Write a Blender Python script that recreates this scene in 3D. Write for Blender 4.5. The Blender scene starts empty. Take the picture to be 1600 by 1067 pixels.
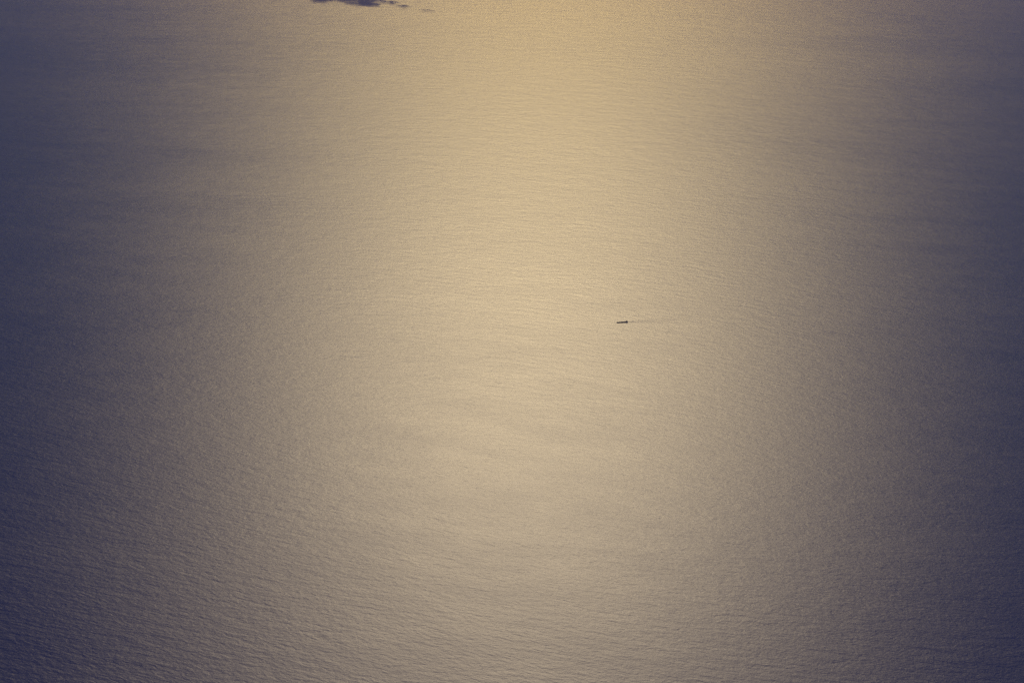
import bpy, bmesh, math, random
from mathutils import Vector, noise

random.seed(7)
S = bpy.context.scene
C = bpy.context.collection
R = math.radians

# ------------------------------------------------------------------ camera
ALT = 10000.0                       # aeroplane height, metres
cam_d = bpy.data.cameras.new('camera')
cam = bpy.data.objects.new('camera', cam_d); C.objects.link(cam)
cam_d.lens = 35.0; cam_d.sensor_width = 36.0
cam_d.clip_start = 1.0; cam_d.clip_end = 900000.0
cam.location = (0, 0, ALT)
cam.rotation_mode = 'YXZ'
PITCH, ROLL = 31.0, 2.0
from mathutils import Matrix
cam.rotation_mode = 'QUATERNION'
cam.rotation_quaternion = (Matrix.Rotation(R(90 - PITCH), 4, 'X') @ Matrix.Rotation(R(ROLL), 4, 'Z')).to_quaternion()
S.camera = cam

# ------------------------------------------------------------------ sky and sun
SUN_EL, SUN_AZ = R(41.5), R(1.0)     # azimuth measured from +Y towards +X
w = bpy.data.worlds.new('World'); S.world = w; w.use_nodes = True
nt = w.node_tree; nt.nodes.clear()
sky = nt.nodes.new('ShaderNodeTexSky'); sky.sky_type = 'NISHITA'; sky.sun_disc = False
sky.sun_elevation = SUN_EL; sky.sun_rotation = SUN_AZ
sky.altitude = 0.0; sky.air_density = 1.0; sky.dust_density = 0.3; sky.ozone_density = 4.0
bg = nt.nodes.new('ShaderNodeBackground'); bg.inputs['Strength'].default_value = 0.05
out = nt.nodes.new('ShaderNodeOutputWorld')
nt.links.new(sky.outputs[0], bg.inputs[0]); nt.links.new(bg.outputs[0], out.inputs[0])

sd = bpy.data.lights.new('sun', 'SUN'); sun = bpy.data.objects.new('sun', sd); C.objects.link(sun)
sd.energy = 3.5; sd.angle = R(0.53); sd.color = (1.0, 0.88, 0.885)
to_sun = Vector((math.sin(SUN_AZ) * math.cos(SUN_EL), math.cos(SUN_AZ) * math.cos(SUN_EL), math.sin(SUN_EL)))
sun.rotation_euler = to_sun.to_track_quat('Z', 'Y').to_euler()
sun.location = (0, 60000, 40000)

S.view_settings.view_transform = 'Standard'; S.view_settings.look = 'None'
S.view_settings.gamma = 1.0; S.view_settings.use_curve_mapping = False
S.view_settings.exposure = 0.0
S.render.engine = 'CYCLES'
S.cycles.volume_bounces = 0
S.cycles.max_bounces = 4
S.cycles.transparent_max_bounces = 64
S.cycles.use_denoising = True
S.cycles.denoising_input_passes = 'RGB_ALBEDO_NORMAL'; S.cycles.denoising_prefilter = 'NONE'

# ------------------------------------------------------------------ helpers
def tag(o, label=None, cat=None, kind=None, group=None):
    if label: o['label'] = label
    if cat: o['category'] = cat
    if kind: o['kind'] = kind
    if group: o['group'] = group
    return o

def obj(name, bm, mat, parent=None, smooth=False):
    me = bpy.data.meshes.new(name)
    bmesh.ops.recalc_face_normals(bm, faces=bm.faces)
    bm.to_mesh(me); bm.free()
    if smooth:
        for p in me.polygons: p.use_smooth = True
    me.materials.append(mat)
    o = bpy.data.objects.new(name, me); C.objects.link(o)
    if parent: o.parent = parent
    return o

def add_box(bm, x0, x1, y0, y1, z0, z1, bev=0.0):
    r = bmesh.ops.create_cube(bm, size=1.0)
    for v in r['verts']:
        v.co.x = x0 if v.co.x < 0 else x1
        v.co.y = y0 if v.co.y < 0 else y1
        v.co.z = z0 if v.co.z < 0 else z1
    if bev:
        es = list({e for v in r['verts'] for e in v.link_edges})
        bmesh.ops.bevel(bm, geom=es, offset=bev, segments=1, affect='EDGES')

def box(name, dims, mat, parent, bev=0.0):
    bm = bmesh.new(); add_box(bm, *dims, bev=bev)
    return obj(name, bm, mat, parent)

def add_cyl(bm, x, y, z0, z1, r0, r1=None, n=12):
    res = bmesh.ops.create_cone(bm, cap_ends=True, segments=n, radius1=r0, radius2=r0 if r1 is None else r1, depth=z1 - z0)
    for v in res['verts']: v.co += Vector((x, y, (z0 + z1) / 2))

def paint(name, col, rough=0.5, metal=0.0, wear=0.12, scale=0.25):
    m = bpy.data.materials.new(name); m.use_nodes = True
    n = m.node_tree; b = n.nodes['Principled BSDF']
    b.inputs['Specular IOR Level'].default_value = 0.15
    b.inputs['Roughness'].default_value = rough; b.inputs['Metallic'].default_value = metal
    tc = n.nodes.new('ShaderNodeTexCoord')
    nz = n.nodes.new('ShaderNodeTexNoise'); nz.inputs['Scale'].default_value = scale; nz.inputs['Detail'].default_value = 6
    mx = n.nodes.new('ShaderNodeMix'); mx.data_type = 'RGBA'
    mx.inputs[6].default_value = tuple(c * (1 - wear) for c in col) + (1,)
    mx.inputs[7].default_value = tuple(min(1, c * (1 + wear)) for c in col) + (1,)
    n.links.new(tc.outputs['Object'], nz.inputs['Vector']); n.links.new(nz.outputs['Fac'], mx.inputs[0])
    n.links.new(mx.outputs[2], b.inputs['Base Color'])
    return m

# ------------------------------------------------------------------ water material
WAVE_TILT = R(-9.0)        # wave crests run left to right, the right end nearer the aeroplane
def water_material(name, foam=False):
    m = bpy.data.materials.new(name); m.use_nodes = True
    n = m.node_tree; L = n.links; N = n.nodes
    N.remove(N['Principled BSDF'])
    # surface reflection of water (index 1.333, no absorption) off Gaussian wave slopes, a little steeper up and down the wind
    b = N.new('ShaderNodeBsdfMetallic'); b.fresnel_type = 'PHYSICAL_CONDUCTOR'; b.distribution = 'BECKMANN'
    b.inputs['IOR'].default_value = (1.333, 1.333, 1.333); b.inputs['Extinction'].default_value = (0, 0, 0)
    b.inputs['Anisotropy'].default_value = ANISO
    tan = N.new('ShaderNodeCombineXYZ'); tan.inputs[0].default_value = 1.0
    L.new(tan.outputs[0], b.inputs['Tangent'])
    # light scattered back up out of the deep blue water
    df = N.new('ShaderNodeBsdfDiffuse'); df.inputs['Color'].default_value = DEEP + (1,)
    ad = N.new('ShaderNodeAddShader'); L.new(b.outputs[0], ad.inputs[0]); L.new(df.outputs[0], ad.inputs[1])
    L.new(ad.outputs[0], N['Material Output'].inputs['Surface'])
    geo = N.new('ShaderNodeNewGeometry')
    def mapping(scale, rot, loc=(0, 0, 0)):
        mp = N.new('ShaderNodeMapping'); mp.vector_type = 'TEXTURE'
        mp.inputs['Rotation'].default_value = (0, 0, rot); mp.inputs['Scale'].default_value = scale
        mp.inputs['Location'].default_value = loc
        L.new(geo.outputs['Position'], mp.inputs['Vector']); return mp
    def nz(mp, detail, rough=0.55, dist=0.0):
        t = N.new('ShaderNodeTexNoise'); t.inputs['Scale'].default_value = 1.0
        t.inputs['Detail'].default_value = detail; t.inputs['Roughness'].default_value = rough
        t.inputs['Distortion'].default_value = dist
        L.new(mp.outputs[0], t.inputs['Vector']); return t.outputs['Fac']
    def math_(op, a, bb, clamp=False):
        t = N.new('ShaderNodeMath'); t.operation = op; t.use_clamp = clamp
        for i, v in enumerate((a, bb)):
            if isinstance(v, (int, float)): t.inputs[i].default_value = v
            else: L.new(v, t.inputs[i])
        return t.outputs[0]
    # the wind is fresher, and the sea rougher, towards the far side
    sep = N.new('ShaderNodeSeparateXYZ'); L.new(geo.outputs['Position'], sep.inputs[0])
    far = N.new('ShaderNodeMapRange'); far.interpolation_type = 'SMOOTHSTEP'
    L.new(sep.outputs[1], far.inputs[0])
    far.inputs[1].default_value = 8000; far.inputs[2].default_value = 52000
    far.inputs[3].default_value = 0.0; far.inputs[4].default_value = FRESH
    # heights in metres: long swell, wind sea, chop from a second direction
    swell = math_('MULTIPLY', nz(mapping((400, 95, 1), WAVE_TILT), 3, 0.5, 0.3), SWELL)
    sea = math_('MULTIPLY', nz(mapping((125, 36, 1), WAVE_TILT - R(4), (310, 90, 0)), 4, 0.6, 0.5), SEA)
    chop = math_('MULTIPLY', nz(mapping((56, 24, 1), WAVE_TILT + R(20), (70, 40, 0)), 3, 0.6, 0.2), CHOP)
    h = math_('ADD', math_('ADD', swell, sea), chop)
    # sets of larger waves out where the wind is fresh
    groups = math_('MULTIPLY', nz(mapping((900, 330, 1), R(-4), (50, 700, 0)), 4, 0.62, 0.3), GROUPS)
    h = math_('ADD', h, math_('MULTIPLY', groups, math_('DIVIDE', far.outputs[0], FRESH)))
    bump = N.new('ShaderNodeBump'); bump.inputs['Strength'].default_value = 1.0; bump.inputs['Distance'].default_value = 1.0
    L.new(h, bump.inputs['Height']); L.new(bump.outputs[0], b.inputs['Normal'])
    # wind streaks: broad bands of rougher and smoother water
    wind = nz(mapping((16000, 3600, 1), R(-3), (4000, 9000, 0)), 6, 0.58, 0.6)
    wind2 = nz(mapping((1700, 430, 1), R(-5), (900, 100, 0)), 5, 0.6, 0.4)
    rr = math_('ADD', math_('MULTIPLY', math_('SUBTRACT', wind, 0.5), WINDA), math_('MULTIPLY', math_('SUBTRACT', wind2, 0.5), WINDB))
    rough = math_('ADD', math_('ADD', rr, far.outputs[0]), ROUGH, True)
    L.new(rough, b.inputs['Roughness'])
    return m

ROUGH, WINDA, WINDB, ANISO = 0.430, 0.05, 0.045, 0.12
FRESH = 0.062
DEEP = (0.002, 0.007, 0.085)
SWELL, SEA, CHOP, GROUPS = 4.8, 3.4, 1.8, 16.0
m_water = water_material('sea_water')
ROUGH += 0.03
m_churned = water_material('churned_water')
ROUGH -= 0.03

# ------------------------------------------------------------------ sea: one sheet out to the horizon (357 km from 10 km up)
bm = bmesh.new()
rings = [0, 4000, 9000, 16000, 26000, 40000, 60000, 90000, 140000, 220000, 400000]
prev = [bm.verts.new((0, 0, 0))]
for r_ in rings[1:]:
    cur = [bm.verts.new((r_ * math.cos(2 * math.pi * k / 64), r_ * math.sin(2 * math.pi * k / 64), 0)) for k in range(64)]
    for k in range(64):
        k2 = (k + 1) % 64
        if len(prev) == 1: bm.faces.new((prev[0], cur[k], cur[k2]))
        else: bm.faces.new((prev[k], cur[k], cur[k2], prev[k2]))
    prev = cur
tag(obj('sea', bm, m_water), 'calm open sea glittering gold under the low sun', kind='structure')

# ------------------------------------------------------------------ cargo ship (bow towards -X), a loaded bulk carrier 228 m long
m_hull = paint('hull_black', (0.012, 0.011, 0.011), 0.55)
m_boot = paint('hull_red', (0.10, 0.025, 0.018), 0.6)
m_deck = paint('deck_red_brown', (0.008, 0.006, 0.005), 0.95)
m_hatch = paint('hatch_brown', (0.008, 0.006, 0.005), 0.95)
m_house = paint('house_cream', (0.035, 0.03, 0.025), 0.8)
m_glass = paint('bridge_glass', (0.01, 0.012, 0.015), 0.15)
m_dark = paint('funnel_dark', (0.03, 0.025, 0.025), 0.5)
m_orange = paint('lifeboat_orange', (0.55, 0.13, 0.03), 0.5)

SHIP = Vector((2222.0, 17542.0, 0.0)); HEAD = R(10.0)
ship = bpy.data.objects.new('cargo_ship', None); C.objects.link(ship)
ship.location = SHIP; ship.rotation_euler = (0, 0, HEAD)
tag(ship, 'small dark cargo ship with bridge at the stern, alone on the golden sea', 'ship')
LN, BM_, DK = 232.0, 31.0, 9.5
def half_beam(x, z):
    u = (x + LN / 2) / LN                    # 0 bow, 1 stern
    fore = min(1.0, u / 0.11); aft = min(1.0, (1 - u) / 0.07)
    flare = 0.80 + 0.20 * min(1, max(0, (z + 6) / 14))
    f = (1 - (1 - fore) ** 2.2) ** (0.9)
    a = 0.72 + 0.28 * (1 - (1 - aft) ** 2)
    return BM_ / 2 * max(0.012, f) * a * (flare if fore < 1 else 1.0)
def sheer(x):
    u = (x + LN / 2) / LN
    return DK + 4.2 * max(0, 1 - u / 0.10) ** 1.0 + 1.2 * max(0, (u - .88) / .12)
def hull_strip(z0f, z1f, name, mat, cap):
    bm = bmesh.new(); cols = []
    xs = [-LN/2 + LN * t for t in (0, .01, .02, .035, .055, .08, .11, .2, .35, .5, .65, .8, .9, .94, .97, 1)]
    for x in xs:
        ring = []
        for s in (-1, 1):
            for t in (0, .5, 1):
                z = z0f(x) + (z1f(x) - z0f(x)) * t
                rake = -3.5 * max(0, z) / 12 if x == xs[0] else 0
                ring.append(bm.verts.new((x + rake, s * half_beam(x, z), z)))
        cols.append(ring)
    for a, b_ in zip(cols, cols[1:]):
        for o_ in (0, 3):
            for t in (0, 1): bm.faces.new((a[o_+t], a[o_+t+1], b_[o_+t+1], b_[o_+t]))
        bm.faces.new((a[2], a[5], b_[5], b_[2])); bm.faces.new((a[0], a[3], b_[3], b_[0]))
    for e in (cols[0], cols[-1]):
        bm.faces.new((e[0], e[1], e[4], e[3])); bm.faces.new((e[1], e[2], e[5], e[4]))
    return obj(name, bm, mat, ship)
hull_strip(lambda x: 1.2, lambda x: sheer(x), 'hull', m_hull, True)
hull_strip(lambda x: -5.0, lambda x: 1.2 - 0.003, 'boot_topping', m_boot, True)
# deck plating laid a little inside the bulwark
bm = bmesh.new()
xs = [-LN/2 + LN * t for t in (.1, .2, .35, .5, .65, .8, .88)]
top = [(bm.verts.new((x, -half_beam(x, DK) + .6, DK + .15)), bm.verts.new((x, half_beam(x, DK) - .6, DK + .15))) for x in xs]
for a, b_ in zip(top, top[1:]): bm.faces.new((a[0], a[1], b_[1], b_[0]))
f = bmesh.ops.extrude_face_region(bm, geom=list(bm.faces))
for v in [g for g in f['geom'] if isinstance(g, bmesh.types.BMVert)]: v.co.z += 0.12
obj('deck', bm, m_deck, ship)
# hatches: coaming and cover for each of seven holds
for k in range(7):
    x = -LN/2 + 30 + k * 21.5
    hc = box('hatch_coaming', (x - 7.6, x + 7.6, -7.4, 7.4, DK + .2, DK + 1.6), m_deck, ship)
    bm = bmesh.new()
    for s in (-1, 1): add_box(bm, x - 8, x + 8, min(.05 * s, 7.8 * s), max(.05 * s, 7.8 * s), DK + 1.603, DK + 2.5, .2)
    obj('hatch_cover', bm, m_hatch, hc)
# forecastle, foremast, windlasses
fc = box('forecastle_house', (-LN/2 + 14, -LN/2 + 19, -6, 6, DK + 2.2, DK + 4.6), m_deck, ship, .3)
bm = bmesh.new(); add_cyl(bm, -LN/2 + 16, 0, DK + 4.5, DK + 17, .7, .35)
add_box(bm, -LN/2 + 15.7, -LN/2 + 16.3, -2.5, 2.5, DK + 13, DK + 13.5)
obj('foremast', bm, m_dark, ship)
# accommodation block
ax0, ax1 = LN/2 - 32, LN/2 - 15
HT = DK + 20.5
hs = box('superstructure', (ax0, ax1, -13.2, 13.2, DK + .3, HT), m_house, ship, .3)
for k in range(6):
    z = DK + 2.6 + k * 3.1
    for sx, x in ((-1, ax0), (1, ax1)):
        for j in range(9):
            y = -11.2 + j * 2.8
            box('window', (x - .12, x + .12, y - .5, y + .5, z, z + 1.1), m_glass, hs)
br = box('bridge', (ax0 - 1, ax0 + 9, -11, 11, HT + .003, HT + 4.1), m_house, ship, .3)
bm = bmesh.new()
for j in range(11): add_box(bm, ax0 - 1.15, ax0 - .9, -10.4 + j * 1.92, -10.4 + j * 1.92 + 1.6, HT + 1.7, HT + 3.1)
obj('bridge_window', bm, m_glass, br)
for s in (-1, 1):
    box('bridge_wing', (ax0, ax0 + 3.4, min(11.003 * s, 16 * s), max(11.003 * s, 16 * s), HT + .3, HT + 1.9), m_house, ship, .15)
    bm = bmesh.new(); r = bmesh.ops.create_uvsphere(bm, u_segments=14, v_segments=8, radius=1.0)
    for v in r['verts']: v.co = Vector((ax0 + 12 + v.co.x * 3.9, s * 14.7 + v.co.y * 1.2, DK + 7.5 + v.co.z * 1.3))
    obj('lifeboat', bm, m_orange, ship, True)
bm = bmesh.new(); add_cyl(bm, ax0 + 5, 0, HT + 4, HT + 14, .8, .4)
add_box(bm, ax0 + 4.7, ax0 + 5.3, -3.5, 3.5, HT + 8.5, HT + 9.1); add_box(bm, ax0 + 4.4, ax0 + 4.8, -2, 2, HT + 11.5, HT + 12.2)
obj('radar_mast', bm, m_dark, ship)
fn = box('funnel', (ax1 - 6, ax1 + 4, -4.2, 4.2, HT + .003, HT + 9), m_dark, ship, 1.0)
for dx, dy in ((0, -1.4), (0, 1.4), (-2.5, 0)):
    bm = bmesh.new(); add_cyl(bm, ax1 - .5 + dx, dy, HT + 8.8, HT + 10.7, .6)
    obj('exhaust_pipe', bm, m_dark, fn)
box('engine_casing', (ax1 + .003, ax1 + 7, -8, 8, DK + .3, DK + 8), m_house, ship, .2)
# deck cranes between the holds
for k in (1, 3, 5):
    x = -LN/2 + 30 + k * 21.5 + 10.75
    bm = bmesh.new(); add_cyl(bm, x, 0, DK + .2, DK + 11, 1.4); add_box(bm, x - 1.8, x + 1.8, -1.7, 1.7, DK + 10, DK + 13.5, .3)
    cr = obj('crane_post', bm, m_dark, ship)
    bm = bmesh.new(); add_box(bm, x - 19, x - 1.803, -.6, .6, DK + 10.6, DK + 11.7)
    obj('crane_jib', bm, m_dark, cr)

# ------------------------------------------------------------------ wake: a low relief of diverging waves behind the stern
def wake():
    n_x, n_y = 220, 70
    Lw = 1500.0
    vs, fs = [], []
    for i in range(n_x + 1):
        x = LN / 2 - 8 + Lw * (i / n_x)
        d = x - LN / 2 + 30
        half = 16 + d * 0.13
        for j in range(n_y + 1):
            v = -1 + 2 * j / n_y
            y = v * half * 1.25
            a = abs(v) * 1.25
            fade = math.exp(-d / 420) * min(1, d / 60)
            arm = math.exp(-((a - 0.9) / 0.13) ** 2)
            z = 1.3 * fade * arm * math.sin(d * 0.11 + y * 0.12)
            z += 1.1 * fade * math.exp(-(y / 24) ** 2) * (0.6 + 0.6 * noise.noise(Vector((x / 110, 0, 9))))
            nz_ = noise.noise(Vector((x / 30, y / 16, 3.1)))
            z += 0.9 * fade * nz_ * (1 - a / 1.25)
            z -= 0.05 - 0.5 * fade * math.exp(-(a / .9) ** 2) + 1.2 * max(0, a - 1.0) * 4 + 0.6 * max(0, (i / n_x - .8) * 5)
            if i == 0: z = -2
            vs.append((x, y, z))
    for i in range(n_x):
        for j in range(n_y):
            p = i * (n_y + 1) + j
            fs.append((p, p + n_y + 1, p + n_y + 2, p + 1))
    me = bpy.data.meshes.new('wake'); me.from_pydata(vs, [], fs)
    for p in me.polygons: p.use_smooth = True
    me.materials.append(m_churned)
    o = bpy.data.objects.new('wake', me); C.objects.link(o)
    o.location = SHIP; o.rotation_euler = (0, 0, HEAD)
    tag(o, 'faint spreading wake of disturbed water behind the cargo ship', kind='stuff')
wake()

# ------------------------------------------------------------------ low ragged clouds over the sea by the upper edge
def cloud_material(name, dens):
    m = bpy.data.materials.new(name); m.use_nodes = True
    n = m.node_tree; N = n.nodes; L = n.links
    for x in list(N): N.remove(x)
    o = N.new('ShaderNodeOutputMaterial'); v = N.new('ShaderNodeVolumePrincipled')
    v.inputs['Color'].default_value = (0.38, 0.37, 0.38, 1); v.inputs['Anisotropy'].default_value = 0.0
    geo = N.new('ShaderNodeNewGeometry')
    mp = N.new('ShaderNodeMapping'); mp.vector_type = 'TEXTURE'; mp.inputs['Scale'].default_value = (420, 600, 60)
    t = N.new('ShaderNodeTexNoise'); t.inputs['Scale'].default_value = 1; t.inputs['Detail'].default_value = 4
    r = N.new('ShaderNodeMapRange'); r.inputs[1].default_value = 0.34; r.inputs[2].default_value = 0.58
    r.inputs[3].default_value = 0.0; r.inputs[4].default_value = dens
    L.new(geo.outputs['Position'], mp.inputs[0]); L.new(mp.outputs[0], t.inputs[0]); L.new(t.outputs['Fac'], r.inputs[0])
    L.new(r.outputs[0], v.inputs['Density']); L.new(v.outputs[0], o.inputs['Volume'])
    return m
CLOUD_D = 0.016
m_cloud = cloud_material('cloud_vapour', CLOUD_D)
m_wisp = cloud_material('thin_vapour', 0.012)
def cloud(cx, cy, cz, lx, ly, lz, seed, label, yaw=0, mat=None):
    bm = bmesh.new()
    bmesh.ops.create_icosphere(bm, subdivisions=5, radius=1.0)
    for v in bm.verts:
        p = v.co.copy()
        d = 1 + 0.75 * noise.fractal(Vector((p.x * 1.6 * lx / ly * .6, p.y * 1.4, p.z * .8)) + Vector((seed * 7.3, 0, 0)), 0.9, 2.0, 4)
        d = min(1.9, max(0.45, d))
        flat = 0.45 if p.z < 0 else 1.0
        v.co = Vector((p.x * lx * d, p.y * ly * d, p.z * lz * d * flat))
    o = obj('cloud', bm, mat or m_cloud, smooth=True)
    o.location = (cx, cy, cz); o.rotation_euler = (0, 0, yaw)
    tag(o, label, 'cloud', group='dark ragged clouds along the top edge')
cloud(-8900, 45450, 60, 640, 900, 40, 1, 'dark blue ragged cloud at the top edge, left of the largest one', R(12))
cloud(-7550, 45550, 60, 760, 1150, 40, 2, 'largest dark blue ragged cloud at the top edge, trailing down to the right', R(38))
cloud(-6800, 44680, 50, 520, 300, 28, 6, 'ragged dark lower tail of cloud just below the largest dark cloud', R(-6))
cloud(-5900, 45150, 50, 460, 210, 26, 3, 'thin brown sliver of cloud just right of the largest dark cloud', R(-8))
cloud(-5230, 44500, 50, 330, 150, 22, 4, 'tiny faint cloud wisp between the thin sliver and the rightmost wisp', 0, m_wisp)
cloud(-4150, 43850, 50, 300, 130, 18, 5, 'faint cloud wisp nearest the bright sun glow, rightmost of all', 0, m_wisp)

# ------------------------------------------------------------------ haze: one box of even air round everything
HAZE = 0.034 / 1000
m_haze = bpy.data.materials.new('haze_air'); m_haze.use_nodes = True
n = m_haze.node_tree
for x in list(n.nodes): n.nodes.remove(x)
o_ = n.nodes.new('ShaderNodeOutputMaterial'); v_ = n.nodes.new('ShaderNodeVolumePrincipled')
v_.inputs['Color'].default_value = (0.055, 0.076, 0.34, 1); v_.inputs['Density'].default_value = HAZE
v_.inputs['Absorption Color'].default_value = (0.485, 0.345, 0.0, 1)      # blue is lost faster than red along the air path
v_.inputs['Anisotropy'].default_value = 0.6
n.links.new(v_.outputs[0], o_.inputs['Volume'])
bm = bmesh.new(); add_box(bm, -420000, 420000, -420000, 420000, -30, ALT + 60)
tag(obj('haze', bm, m_haze), 'thin warm haze hanging over the sea', kind='stuff')
